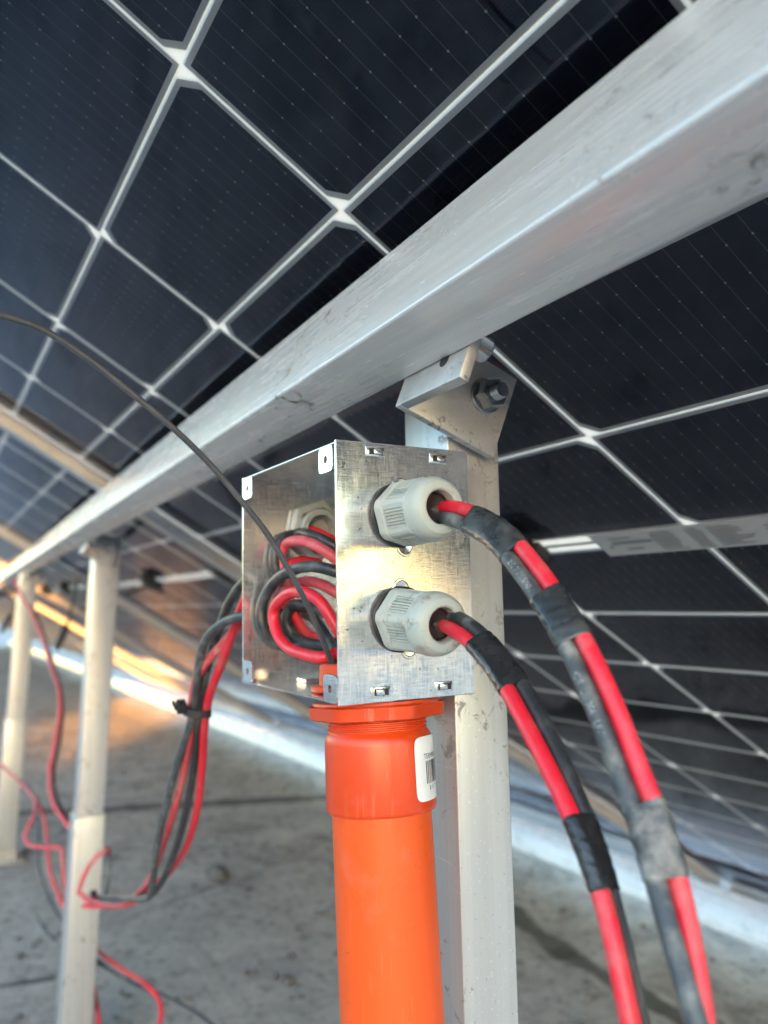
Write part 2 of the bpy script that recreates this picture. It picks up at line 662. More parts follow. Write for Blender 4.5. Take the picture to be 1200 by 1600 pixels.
# ------------------------------------------------------------------ the roof slab
def floor_mesh():
    # finer near the array, with real unevenness; out to the horizon beyond
    xs = [-400, -120, -40, -16] + [-9 + 0.06 * i for i in range(0, 134)] + [-0.9 + 0.1 * i for i in range(0, 40)] + [6, 16, 40, 120, 400]
    ys = [-400, -120, -40, -16, -6] + [-3 + 0.3 * i for i in range(8)] + [-0.6 + 0.06 * i for i in range(0, 54)] + [3, 6, 16, 40, 120, 400]
    from mathutils import noise as N
    vs_, fs_ = [], []
    for y in ys:
        for x in xs:
            z = 0.0
            if -9.5 < x < 4 and -3.5 < y < 3:
                z = 0.006 * N.noise(V((x * 1.3, y * 1.3, 0))) + 0.003 * N.noise(V((x * 5, y * 5, 3)))
                z = min(z, 0.004) - 0.004
            vs_.append((x, y, z))
    nx = len(xs)
    for j in range(len(ys) - 1):
        for i in range(nx - 1):
            a = j * nx + i
            fs_.append((a, a + 1, a + nx + 1, a + nx))
    return me_from('roof_slab', vs_, fs_, True)


tag(new_obj('roof_slab', floor_mesh(), 'concrete'), kind='structure')

# unseen walls added to block the low sun, with a break for one patch
def sun_blocker(x0, x1, label):
    t = thing('sun_blocker', ((x0 + x1) / 2, -14.0, 0), label, 'sun_blocker', 'added walls that block the low sun')
    new_obj('wall', box_me('wall', (x1 - x0, 0.20, 2.40), Matrix.Translation(((x0 + x1) / 2, -14.0, 1.19)), 0.01, 2), 'concrete', t)
    new_obj('blocker_cap', box_me('blocker_cap', (x1 - x0, 0.28, 0.06), Matrix.Translation(((x0 + x1) / 2, -14.0, 2.423)), 0.008, 2), 'concrete', t)


sun_blocker(-40, 15.9, 'added sun-blocking wall out of frame to the left')
sun_blocker(17.4, 50, 'added sun-blocking wall out of frame behind the camera')

blocker = new_obj('low_sun_blocker', box_me('low_sun_blocker', (6.5, 0.16, 0.19), Matrix.Translation((-1.6, -1.8, 0.088)), 0.012, 2), 'concrete')  # added out of view to keep the low sun off the near slab
tag(blocker, 'low concrete kerb added out of frame to shade the slab from the sun', 'blocker')

# ------------------------------------------------------------------ solar modules
TAU = 0.55626
EX = V((1, 0, 0))
EA = V((0, math.cos(TAU), -math.sin(TAU)))
EN = V((0, math.sin(TAU), math.cos(TAU)))
ORG = V((-0.324678, 0.090872, 0.237741 + H))
MPITCH = 6 * CS + 0.032 + 0.018
X0, X1 = -4 * CS - 0.016, 2 * CS + 0.016
Y0, Y1 = -8 * CA - 0.018, 16 * CA + CG + 0.018


def cell_outline(hx, hy, ch):
    # half-cut cell: two clipped corners on its -y side
    return [(-hx, hy), (-hx, -hy + ch), (-hx + ch, -hy), (hx - ch, -hy), (hx, -hy + ch), (hx, hy)]


def cell_mesh():
    o = cell_outline(CS / 2 - 0.0011, CA / 2 - 0.0009, 0.0085)
    n = len(o)
    vs_ = [(x, y, 0) for x, y in o] + [(x, y, 0.0003) for x, y in o]
    fs_ = [tuple(range(n - 1, -1, -1)), tuple(range(n, 2 * n))] + [(i, (i + 1) % n, (i + 1) % n + n, i + n) for i in range(n)]
    return me_from('cell', vs_, fs_)


def cell_rows():
    return [(r, (r + 0.5) * CA) for r in range(-8, 4)] + [(r, (r + 0.5) * CA + CG) for r in range(4, 16)]


def cell_spots():
    for c in range(-2, 4):
        for r, y in cell_rows():
            yield -(c + 0.5) * CS, y, (c % 2 == 1)   # odd columns are turned round


CELL = cell_mesh()
CELL.materials.append(MATS['solar_cell'])


def gap_grid_mesh():
    vs_, fs_, clear = [], [], []
    inn = cell_outline(CS / 2 - 0.0037, CA / 2 - 0.0035, 0.0085)
    mid = cell_outline(CS / 2 - 0.0011, CA / 2 - 0.0009, 0.0085)
    out = [(-CS / 2, CA / 2), (-CS / 2, -CA / 2 + 0.008), (-CS / 2, -CA / 2), (CS / 2, -CA / 2), (CS / 2, -CA / 2 + 0.008), (CS / 2, CA / 2)]
    for x, y, turned in cell_spots():
        s = -1 if turned else 1
        b = len(vs_)
        for p in inn + mid + out:
            vs_.append((x + s * p[0], y + s * p[1], -0.0006))
        for i in range(6):
            j = (i + 1) % 6
            fs_.append((b + i, b + j, b + 6 + j, b + 6 + i))
            fs_.append((b + 6 + i, b + 6 + j, b + 12 + j, b + 12 + i))
            clear.append(len(fs_) - 1)
    # the wider gap across the middle and the margins
    def rect(x0, x1, y0, y1):
        b = len(vs_)
        vs_.extend([(x0, y0, -0.0006), (x1, y0, -0.0006), (x1, y1, -0.0006), (x0, y1, -0.0006)])
        fs_.append((b, b + 1, b + 2, b + 3))
        clear.append(len(fs_) - 1)
    L, Rr = -4 * CS, 2 * CS
    ym = 4 * CA
    rect(L, Rr, ym, ym + CG)
    rect(X0 + 0.002, L, Y0 + 0.002, Y1 - 0.002)
    rect(Rr, X1 - 0.002, Y0 + 0.002, Y1 - 0.002)
    rect(L, Rr, Y0 + 0.002, -8 * CA)
    rect(L, Rr, 16 * CA + CG, Y1 - 0.002)
    me = me_from('gap_sheet', vs_, fs_)
    me.materials.append(MATS['cell_gap_sheet'])
    me.materials.append(MATS['cell_gap_clear'])
    for i in clear:
        me.polygons[i].material_index = 1
    return me


GAP = gap_grid_mesh()
GLASS = me_from('glass', [(X0 + .001, Y0 + .001, -.0032), (X1 - .001, Y0 + .001, -.0032), (X1 - .001, Y1 - .001, -.0032), (X0 + .001, Y1 - .001, -.0032)], [(3, 2, 1, 0)])
GLASS.materials.append(MATS['module_glass'])
RIB = me_from('ribbon', [(X0 + .012, 4 * CA + CG / 2 - .0016, -.0010), (X1 - .012, 4 * CA + CG / 2 - .0016, -.0010), (X1 - .012, 4 * CA + CG / 2 + .0016, -.0010), (X0 + .012, 4 * CA + CG / 2 + .0016, -.0010)], [(3, 2, 1, 0)])
RIB.materials.append(MATS['print_grey'])


def bar_profile(name, p0, p1, inward):
    """frame bar: outer wall, lower flange turned inward, lip over and under the glass"""
    p0, p1 = V(p0), V(p1)
    zl, zt = -0.0205, 0.0035
    t = 0.0017
    sec = [(0, zl), (0.026, zl), (0.026, zl + t), (t, zl + t), (t, -0.0062), (0.0115, -0.0062), (0.0115, -0.0046), (t, -0.0046), (t, zt - t), (0.0075, zt - t), (0.0075, zt), (0, zt)]
    inward = V(inward)
    vs_ = [p0 + inward * a + V((0, 0, z)) for a, z in sec] + [p1 + inward * a + V((0, 0, z)) for a, z in sec]
    n = len(sec)
    fs_ = [(i, (i + 1) % n, (i + 1) % n + n, i + n) for i in range(n)] + [tuple(range(n - 1, -1, -1)), tuple(range(n, 2 * n))]
    bm = bmesh.new()
    bv = [bm.verts.new(v) for v in vs_]
    for f in fs_:
        bm.faces.new([bv[i] for i in f])
    return bm_me(name, bm, 30)


BARS = [bar_profile('frame_bar', (X0, Y0, 0), (X0, Y1, 0), (1, 0, 0)), bar_profile('frame_bar', (X1, Y0, 0), (X1, Y1, 0), (-1, 0, 0)),
        bar_profile('frame_bar', (X0 + .0275, Y0, 0), (X1 - .0275, Y0, 0), (0, 1, 0)), bar_profile('frame_bar', (X0 + .0275, Y1, 0), (X1 - .0275, Y1, 0), (0, -1, 0))]
for b in BARS:
    b.materials.append(MATS['aluminium_frame'])


def jbox_mesh():
    bm = bmesh.new()
    bbox_bm(bm, (0.052, 0.044, 0.013), Matrix.Translation((0, 0, -0.0105)), 0.003, 2)
    bbox_bm(bm, (0.030, 0.026, 0.004), Matrix.Translation((0, 0, -0.0188)), 0.0012, 1)
    bbox_bm(bm, (0.010, 0.016, 0.009), Matrix.Translation((-0.029, 0.004, -0.0105)), 0.002, 1)
    bbox_bm(bm, (0.010, 0.016, 0.009), Matrix.Translation((0.029, 0.004, -0.0105)), 0.002, 1)
    return bm_me('junction_pod', bm)


JB = jbox_mesh()
JB.materials.append(MATS['black_plastic'])
# array of all cells in one mesh for the modules whose cells cannot be told apart
av, af = [], []
for x, y, turned in cell_spots():
    s = -1 if turned else 1
    b = len(av)
    for px_, py_ in cell_outline(CS / 2 - 0.0011, CA / 2 - 0.0009, 0.0085):
        av.append((x + s * px_, y + s * py_, 0))
    af.append(tuple(range(b + 5, b - 1, -1)))
ARR = me_from('cell_field', av, af)
ARR.materials.append(MATS['solar_cell'])

ORD = ['first', 'second', 'third', 'fourth', 'fifth', 'sixth', 'seventh', 'eighth', 'ninth', 'tenth', 'eleventh', 'twelfth', 'thirteenth']
MLABEL = {0: 'nearest glass solar module overhead with grey label strip, crossed by the aluminium beam',
          -1: 'solar module beyond the nearest one, above the second post',
          -2: 'third solar module down the row, above the farthest post',
          }


def module(k, cells, lift):
    org = ORG + EX * (MPITCH * k) + EN * lift
    mw = frame_mat(EX, EA, EN, org)
    t = thing('solar_module', label=MLABEL.get(k) or 'blurred far solar module, ' + ORD[-k] + ' down the row counted from the nearest', cat='solar panel', group='solar modules in the tilted row', mw=mw)
    I = Matrix.Identity(4)
    if cells:
        for x, y, turned in cell_spots():
            m = Matrix.Translation((x, y, 0))
            if turned:
                m = m @ Matrix.Rotation(math.pi, 4, 'Z')
            new_obj('cell', CELL, None, t, m)
    else:
        tag(new_obj('cell_field', ARR, None, t, I), kind='stuff')
    new_obj('gap_sheet', GAP, None, t, I)
    new_obj('glass', GLASS, None, t, I)
    new_obj('ribbon', RIB, None, t, I)
    for b in BARS:
        new_obj('frame_bar', b, None, t, I)
    for jx in (-0.158, -0.61, 0.30):
        new_obj('junction_pod', JB, None, t, Matrix.Translation((jx, 4 * CA + CG / 2 - 0.012, 0)))
    return t


mod0 = module(0, True, 0.0)
module(-1, True, 0.012)
module(-2, False, 0.024)
for k in range(-3, -13, -1):
    module(k, False, -0.012 * k)


# nameplate across the middle gap of the nearest module, with its blocks of fine print
def plate_part(name, x0, x1, y0, y1, z, mat, parent, skew=0.0):
    vs_ = [(x0 + skew * (y0 - .38), y0, z), (x1 + skew * (y0 - .38), y0, z), (x1 + skew * (y1 - .38), y1, z), (x0 + skew * (y1 - .38), y1, z)]
    vs_ += [(a, b, c + 0.00025) for a, b, c in vs_]
    fs_ = [(3, 2, 1, 0), (4, 5, 6, 7), (0, 1, 5, 4), (1, 2, 6, 5), (2, 3, 7, 6), (3, 0, 4, 7)]
    return new_obj(name, me_from(name, vs_, fs_), mat, parent, Matrix.Identity(4))


npl = plate_part('nameplate', -0.0785, 0.150, 0.3655, 0.3915, -0.0042, 'nameplate_grey', mod0)
tag(npl, 'grey label strip with blocks of fine dark print')
lv, lf = [], []


def lrect(x0, x1, y0, y1):
    b = len(lv)
    lv.extend([(x0, y0, -.0048), (x1, y0, -.0048), (x1, y1, -.0048), (x0, y1, -.0048)])
    lf.append((b + 3, b + 2, b + 1, b))


rr_ = random.Random(3)
lrect(-0.064, -0.044, 0.3705, 0.3718)
lrect(-0.064, -0.030, 0.3752, 0.3782)
lrect(-0.056, -0.042, 0.3832, 0.3852)
lrect(-0.069, -0.0665, 0.3790, 0.3820)
for i in range(8):
    w_ = rr_.uniform(0.016, 0.021)
    lrect(-0.028, -0.028 + w_, 0.3690 + i * 0.0026, 0.36985 + i * 0.0026)
for i in range(8):
    lrect(0.000, rr_.uniform(0.008, 0.012), 0.3690 + i * 0.0026, 0.36985 + i * 0.0026)
    lrect(0.016, rr_.uniform(0.030, 0.044), 0.3690 + i * 0.0026, 0.36985 + i * 0.0026)
for i in range(6):
    lrect(0.052, rr_.uniform(0.07, 0.09), 0.3720 + i * 0.0028, 0.3731 + i * 0.0028)
new_obj('fine_print', me_from('fine_print', lv, lf), 'print_grey', npl, Matrix.Identity(4))

# ------------------------------------------------------------------ aluminium beams
BD = V((0.99956, -0.0293, 0.0047)).normalized()
BAL = V((0.0289, 0.9267, -0.3746)).normalized()
BDN = BD.cross(BAL)
if BDN.z > 0:
    BDN = -BDN
BP = V((-0.1843, 0.1698, 0.1533 + H))       # upper near edge
BH, BW = 0.04849, 0.02932


def beam(name, org, k0, k1, h, w, al, dn, d, bev=0.0016):
    """hollow rectangular extrusion open at the ends"""
    sec_o = [(0, 0), (h, 0), (h, w), (0, w)]
    bm = bmesh.new()
    c = org + al * (w / 2) + dn * (h / 2) + d * ((k0 + k1) / 2)
    bbox_bm(bm, (k1 - k0, w, h), frame_mat(d, al, -dn, c), bev, 3)
    return bm_me(name, bm, 40)


up_beam = new_obj('support_beam', beam('support_beam', BP, -12.5, 0.35, BH, BW, BAL, BDN, BD), 'aluminium_beam')
tag(up_beam, 'long bare aluminium beam with scuffed underside running diagonally beneath the modules', 'beam')
# lower beam near the slab
LAL = V((0, math.cos(math.radians(24)), -math.sin(math.radians(24))))
LDN = V((0, -math.sin(math.radians(24)), -math.cos(math.radians(24))))
LP = V((0, 1.292, -0.540 + H))
lo_beam = new_obj('support_beam', beam('support_beam', LP, -14.4, 0.35, 0.072, 0.034, LAL, LDN, EX), 'aluminium_beam')
tag(lo_beam, 'low pale aluminium beam just above the slab along the bottom edge of the modules', 'beam')


# ------------------------------------------------------------------ posts and angle brackets
FX = V((-0.2912, 0.1769, 0.0844 + H))        # far lower corner of the nearest bracket


def post(px_, py_, top, name, label, sleeve_z=None, wy=0.0296, wx=0.037, lean=(0, 0)):
    t = thing('support_post', (px_, py_, 0), label, 'post', 'posts under the beam')
    e1 = V((0, 0, 1)) + V((lean[0], lean[1], 0))
    base = V((px_, py_, 0.004))
    bm = bmesh.new()

    def seg(z0, z1, a, b, bev):
        sh = Matrix.Identity(4)
        sh[0][2], sh[1][2] = lean
        bbox_bm(bm, (a, b, z1 - z0), Matrix.Translation(V((px_, py_, 0))) @ sh @ Matrix.Translation((0, 0, (z0 + z1) / 2)), bev, 3)
    seg(0.006, top, wx, wy, 0.0008)
    new_obj('tube', bm_me('tube', bm), 'aluminium_post', t)
    if sleeve_z:
        bm = bmesh.new()
        seg(0.004, sleeve_z, wx + 0.0065, wy + 0.0065, 0.0014)
        new_obj('sleeve', bm_me('sleeve', bm), 'aluminium_post', t)
    bm = bmesh.new()
    bbox_bm(bm, (wx + 0.05, wy + 0.05, 0.005), Matrix.Translation((px_, py_, 0.0005)), 0.001, 1)
    bbox_bm(bm, (wx + 0.014, wy + 0.014, 0.035), Matrix.Translation((px_, py_, 0.018)), 0.0012, 1)
    new_obj('foot', bm_me('foot', bm), 'aluminium_bracket', t)
    return t


post(-0.3135, 0.2220, 0.112 + H, 'support_post', 'near pale aluminium post behind the orange pipe and steel box')


def hexprism(bm, mat, flat, z0, z1, ch=0.0006):
    prof = [(z0, 0.0), (z0, 0.90), (z0 + ch, 1.0), (z1 - ch, 1.0), (z1, 0.90), (z1, 0.0)]
    n = 24
    rings = []
    for z, s in prof:
        rings.append([bm.verts.new(mat @ V((hexr(2 * math.pi * k / n, flat) * s * math.cos(2 * math.pi * k / n), hexr(2 * math.pi * k / n, flat) * s * math.sin(2 * math.pi * k / n), z))) for k in range(n)])
    for i in range(len(rings) - 1):
        for k in range(n):
            bm.faces.new((rings[i][k], rings[i][(k + 1) % n], rings[i + 1][(k + 1) % n], rings[i + 1][k]))
    bmesh.ops.remove_doubles(bm, verts=bm.verts, dist=1e-7)


def bracket(shift, label):
    F = FX + BD * shift
    t = thing('angle_bracket', F, label, 'bracket', 'angle brackets joining beam and posts')
    th = 0.0048
    # leg against the beam: spans BD, hangs in BDN
    bm = bmesh.new()
    bbox_bm(bm, (0.0505, th, 0.0424), frame_mat(BD, BAL, -BDN, F + BD * 0.02525 + BAL * (th / 2) - BDN * 0.0212), 0.0006, 2)
    new_obj('beam_leg', bm_me('beam_leg', bm), 'aluminium_bracket', t)
    bm = bmesh.new()
    bbox_bm(bm, (th, 0.0530, 0.0420), frame_mat(BD, BAL, -BDN, F + BD * (th / 2 - 0.0002) + BAL * (0.0530 / 2 + 0.0002) - BDN * 0.0208), 0.0006, 2)
    new_obj('post_leg', bm_me('post_leg', bm), 'aluminium_bracket', t)
    # nut, washer and stud on the post leg
    C = F + BAL * 0.0392 - BDN * 0.0248 + BD * th
    mm = frame_mat(BAL, -BDN, BD, C)
    if BAL.cross(-BDN).dot(BD) < 0:
        mm = frame_mat(-BDN, BAL, BD, C)
    new_obj('washer', lathe_me('washer', [(-0.0004, 0.0), (-0.0004, 0.0080), (0.0012, 0.0084), (0.0016, 0.0080), (0.0016, 0.0)], 40, mm), 'steel_bolt', t)
    bm = bmesh.new()
    hexprism(bm, mm, 0.0130, 0.0016, 0.0084, 0.0009)
    new_obj('nut', bm_me('nut', bm, 25), 'steel_bolt', t)
    prof = [(0.0080, 0.0041)]
    z = 0.0084
    while z < 0.0125:
        prof += [(z, 0.0036), (z + 0.0005, 0.0040)]
        z += 0.0010
    prof += [(0.0128, 0.0039), (0.0134, 0.0033), (0.0134, 0.0)]
    new_obj('stud', lathe_me('stud', prof, 32, mm), 'steel_bolt', t)
    # knurled cap screw clamping the leg to the beam
    C2 = F + BD * 0.0405 + BAL * th - BDN * 0.0225
    m2 = frame_mat(BD, -BDN, BAL, C2)
    if BD.cross(-BDN).dot(BAL) < 0:
        m2 = frame_mat(-BDN, BD, BAL, C2)
    new_obj('cap_screw', lathe_me('cap_screw', [(-0.0004, 0.0), (-0.0004, 0.0052), (0.0004, 0.0055), (0.0082, 0.0055), (0.0090, 0.0048), (0.0090, 0.0030), (0.0050, 0.0028), (0.0050, 0.0)], 108, m2, 30, None,
            lambda z, r, a: r - (0.00022 if (r > 0.0052 and int(round(a * 108 / (2 * math.pi))) % 2) else 0)), 'steel_bolt', t)
    # flat black disc in place of the shade inside a hole in the beam leg
    new_obj('hole_dark', lathe_me('hole_dark', [(0.0, 0.0), (0.0, 0.0030), (0.0003, 0.0030), (0.0003, 0.0)], 24, frame_mat(-BDN, BD, -BAL, F + BD * 0.0335 - BDN * 0.0128 )), 'black_rubber', t)
    return t


bracket(0.0, 'thick aluminium angle bracket with nut where the near post meets the beam')
K2, K3 = -1.0, -2.05
p2 = V((-0.3135, 0.2220, 0)) + BD * K2
p3 = V((-0.3135, 0.2220, 0)) + BD * K3
post(p2.x, p2.y - 0.034, 0.108 + H, 'support_post', 'second post from the camera, with a stepped lower sleeve and cables tied on', 0.34, lean=(0.0, 0.046), wy=0.038)
post(p3.x, p3.y - 0.072, 0.100 + H, 'support_post', 'farthest post at the left edge of the view', 0.36, lean=(0.0, 0.055), wy=0.044)
bracket(K2, 'blurred aluminium angle bracket on top of the second post')
bracket(K3, 'blurred aluminium angle bracket on top of the farthest post')

# ------------------------------------------------------------------ galvanised junction box
XF, XB = -0.2775, -0.3840
YO, YB = 0.1404, 0.2050
ZB, ZT = -0.0402 + H, 0.0637 + H
TH = 0.0011
jb = thing('junction_box', ((XF + XB) / 2, (YO + YB) / 2, ZB), 'open galvanised steel junction box holding coiled cables, on the near post', 'junction box')


def slab(name, x0, x1, y0, y1, z0, z1, mat, parent, bev=0.0003):
    return new_obj(name, box_me(name, (x1 - x0, y1 - y0, z1 - z0), Matrix.Translation(((x0 + x1) / 2, (y0 + y1) / 2, (z0 + z1) / 2)), bev, 1), mat, parent)


slab('front_plate', XF - TH, XF, YO, YB + 0.0005, ZB - 0.0004, ZT + 0.0004, 'galvanised', jb)
slab('rear_plate', XB, XB + TH, YO, YB, ZB, ZT, 'galvanised', jb)
slab('back_wall', XB + TH, XF - TH - 0.0002, YB - TH, YB, ZB + TH, ZT - TH, 'galvanised', jb)
slab('top_plate', XB + TH + 0.0002, XF - TH - 0.0002, YO + 0.0004, YB - 0.0004, ZT - TH, ZT - 0.0002, 'galvanised', jb)
slab('bottom_plate', XB + TH + 0.0002, XF - TH - 0.0002, YO + 0.0004, YB - 0.0004, ZB + 0.0002, ZB + TH, 'galvanised', jb)


def tab(x0, x1, z0, z1):
    cx, cz = (x0 + x1) / 2, (z0 + z1) / 2
    w, h = x1 - x0, z1 - z0
    # rounded plate with a real hole
    n = 32
    hr = 0.0016
    vs_, fs_ = [], []
    for y in (YO - 0.0002, YO + TH - 0.0002):
        for k in range(n):
            a = 2 * math.pi * k / n
            ca, sa = math.cos(a), math.sin(a)
            # superellipse outer outline
            e = (abs(ca) ** 7 + abs(sa) ** 7) ** (-1 / 7)
            vs_.append((cx + w / 2 * ca * e, y, cz + h / 2 * sa * e))
        for k in range(n):
            a = 2 * math.pi * k / n
            vs_.append((cx + hr * math.cos(a), y, cz + hr * math.sin(a)))
    for k in range(n):
        j = (k + 1) % n
        fs_ += [(k, j, n + j, n + k), (2 * n + k, 3 * n + k, 3 * n + j, 2 * n + j), (k, 2 * n + k, 2 * n + j, j), (n + k, n + j, 3 * n + j, 3 * n + k)]
    new_obj('tab', me_from('tab', vs_, fs_), 'galvanised', jb)


tab(XF - 0.0152, XF - 0.0024, ZT - 0.0118, ZT - 0.0012)
tab(XB + 0.0014, XB + 0.0142, ZT - 0.0118, ZT - 0.0012)
tab(XB + 0.0014, XB + 0.0142, ZB + 0.0014, ZB + 0.0115)
tab(XF - 0.0130, XF - 0.0012, ZB + 0.0002, ZB + 0.0112)


def slot(y, z, flip):
    """pressed tongue-and-slot joint on the front plate"""
    t = new_obj('slot', box_me('slot', (0.0006, 0.0088, 0.0042), Matrix.Translation((XF + 0.0001, y, z)), 0.0003, 2), 'galvanised', jb)
    new_obj('slot_dark', box_me('slot_dark', (0.0006, 0.0064, 0.0026), Matrix.Translation((XF + 0.00025, y + 0.0003, z)), 0.0, 1), 'black_rubber', t)  # black block painting in the shade inside the slot
    new_obj('tongue', box_me('tongue', (0.0010, 0.0040, 0.0024), Matrix.Translation((XF + 0.0004, y + (-0.0002 if flip else 0.0012), z)), 0.0004, 2), 'galvanised', t)


slot(0.1585, ZT - 0.0033, False)
slot(0.1897, ZT - 0.0040, False)
slot(0.1590, ZB + 0.0038, True)
slot(0.1893, ZB + 0.0038, True)
# inner flange strip and knock-out disc seen under the top
slab('seam_strip', XB + TH + 0.001, XF - 0.002, YB - TH - 0.0009, YB - TH - 0.0002, ZT - 0.0165, ZT - TH - 0.0004, 'galvanised', jb)
new_obj('knockout', lathe_me('knockout', [(0, 0.0), (0, 0.0118), (-0.0007, 0.0126), (-0.0007, 0.0134), (0, 0.0140)], 48, Matrix.Translation((-0.313, 0.174, ZT - TH - 0.0004))), 'galvanised', jb)
for yy in (XB + 0.022, XB + 0.066):
    slab('inner_lug', yy, yy + 0.012, YB - TH - 0.0030, YB - TH - 0.0011, ZT - 0.0115, ZT - 0.006, 'galvanised', jb)
    slab('inner_lug', yy, yy + 0.010, YO + 0.020, YO + 0.028, ZB + TH + 0.0001, ZB + TH + 0.0022, 'galvanised', jb)


# ------------------------------------------------------------------ cable glands
def gland(y, z, x, sx, label, tilt=0.0, full=True, rot=0.26):
    """axis along sx * x, seated on the plate at x"""
    t = thing('cable_gland', (x, y, z), label, 'cable gland', 'grey cable glands on the steel box')
    ax = V((sx, 0, tilt)).normalized()
    ey = V((0, 1, 0))
    ez = ax.cross(ey).normalized()
    R2 = Matrix.Rotation(rot, 4, 'Z')
    mm = frame_mat(ey, ez, ax, V((x, y, z))) @ R2
    if ey.cross(ez).dot(ax) < 0:
        mm = frame_mat(ez, ey, ax, V((x, y, z))) @ R2
    new_obj('seal_ring', lathe_me('seal_ring', [(0.0, 0.0), (0.0002, 0.0128), (0.0008, 0.0134), (0.0016, 0.0134), (0.0022, 0.0128), (0.0022, 0.0)], 48, mm), 'black_rubber', t)
    # hexagonal body
    FL = 0.0246

    def body(z_, r, a):
        return min(hexr(a, FL) * r, 0.01345 * (0.5 + 0.5 * r))
    new_obj('body', lathe_me('body', [(0.0022, 0.0), (0.0022, 0.93), (0.0029, 1.0), (0.0074, 1.0), (0.0083, 0.93), (0.0083, 0.3)], 96, mm, 28, None, body), 'gland_plastic', t)

    # ribbed, domed cap with a real bore
    def cap(z_, r, a):
        if r > 0.0104 and z_ < 0.0236:
            b = (a + math.pi / 6) % (math.pi / 3) - math.pi / 6
            rib = 0.0
            if abs(b) < 0.30 and 0.0098 < z_ < 0.0222:
                rib = 0.00036 if int(math.floor(b / 0.0491)) % 2 else -0.00044
            return min(hexr(a, 2 * r * 0.945), r * 1.05) + rib
        return r
    prof = [(0.0083, 0.0100), (0.0084, 0.0121), (0.0090, 0.01255), (0.0097, 0.0126), (0.0099, 0.0126), (0.0220, 0.0122), (0.0223, 0.0122), (0.0232, 0.0122), (0.0240, 0.01235), (0.0262, 0.0123), (0.0284, 0.01195), (0.0302, 0.0112), (0.0314, 0.0101), (0.0320, 0.0086), (0.0320, 0.0074), (0.0314, 0.0067), (0.0300, 0.0064), (0.0200, 0.0063)]
    new_obj('cap', lathe_me('cap', prof, 384, mm, 24, None, cap), 'gland_plastic', t)
    new_obj('bore_seal', lathe_me('bore_seal', [(0.0200, 0.0), (0.0200, 0.0064), (0.0255, 0.0062), (0.0282, 0.0058), (0.0270, 0.0052), (0.0240, 0.0)], 40, mm), 'black_rubber', t)
    return t, mm


GU = (0.1690, 0.0345 + H)
GL = (0.1688, -0.0080 + H)
gland(GU[0], GU[1], XF + 0.0002, 1, 'upper grey ribbed cable gland on the front of the steel box', 0.0)
gland(GL[0], GL[1], XF + 0.0002, 1, 'lower grey ribbed cable gland on the front of the steel box', -0.06, rot=0.42)
gland(0.181, 0.037 + H, XB - 0.0002, -1, 'upper grey cable gland on the rear side of the steel box', 0.0)
gland(0.174, -0.012 + H, XB - 0.0002, -1, 'lower grey cable gland on the rear side of the steel box', 0.0)


def locknut(y, z, label):
    t = thing('lock_nut', (XB + TH, y, z), label, 'lock nut')
    mm = frame_mat(V((0, 1, 0)), V((0, 0, 1)), V((1, 0, 0)), V((XB + TH, y, z)))
    new_obj('hex_ring', lathe_me('hex_ring', [(0.0002, 0.0), (0.0002, 0.97), (0.0008, 1.0), (0.0050, 1.0), (0.0056, 0.95), (0.0056, 0.76)], 96, mm, 28, None, lambda z_, r, a: hexr(a + 0.2, 0.0296) * r), 'gland_plastic', t)
    new_obj('threaded_end', lathe_me('threaded_end', [(0.0050, 0.0116), (0.0082, 0.0114), (0.0086, 0.0108), (0.0086, 0.0082), (0.0010, 0.0080), (0.0010, 0.0)], 48, mm), 'gland_plastic', t)


locknut(0.181, 0.037 + H, 'pale hexagonal lock nut inside the steel box, above the coiled cables')
# knock-out edges showing round the glands
for (yy, zz) in ((GU[0] + 0.0015, GU[1] + 0.0122), (GU[0] + 0.0030, GU[1] - 0.0128), (GL[0] + 0.0010, GL[1] + 0.0124), (GL[0] + 0.0040, GL[1] - 0.0120)):
    new_obj('knockout_lug', lathe_me('knockout_lug', [(0.0, 0.0), (0.0003, 0.0030), (0.0006, 0.0034), (0.0006, 0.0040), (0.0, 0.0043)], 32, frame_mat(V((0, 1, 0)), V((0, 0, 1)), V((1, 0, 0)), V((XF, yy, zz)))), 'galvanised', jb)

# ------------------------------------------------------------------ orange conduit
PB = V((-0.3055, 0.1728, ZB - 0.0026))
PDIR = V((0.078, -0.006, -1.0)).normalized()


def pmat(dist=0.0):
    z = -PDIR
    x = V((1, 0, 0)) - z * z.x
    x.normalize()
    y = z.cross(x)
    return frame_mat(x, y, z, PB + PDIR * dist)


PM = pmat()
cond = thing('conduit_pipe', PB + PDIR * (ZB - 0.003), 'bright orange plastic conduit pipe standing upright below the steel box', 'conduit')
PL = ZB / -PDIR.z - 0.002
new_obj('pipe', lathe_me('pipe', [(-PL, 0.0212), (-0.10, 0.0212), (-0.040, 0.0212)], 72, PM), 'orange_pipe', cond)
prof = [(-0.0455, 0.0205), (-0.0455, 0.0229), (-0.0448, 0.0234), (-0.0440, 0.0235), (-0.0180, 0.0231), (-0.0160, 0.0229), (-0.0142, 0.0222), (-0.0134, 0.0214), (-0.0128, 0.0211)]
new_obj('coupling', lathe_me('coupling', prof, 72, PM), 'orange_fitting', cond)
prof = [(-0.0140, 0.0208)]
for i in range(4):
    z = -0.0130 + i * 0.0016
    prof += [(z, 0.0208), (z + 0.0005, 0.0214), (z + 0.0009, 0.0214), (z + 0.0013, 0.0208)]
prof += [(-0.006, 0.0207)]
new_obj('thread', lathe_me('thread', prof, 72, PM), 'orange_fitting', cond)
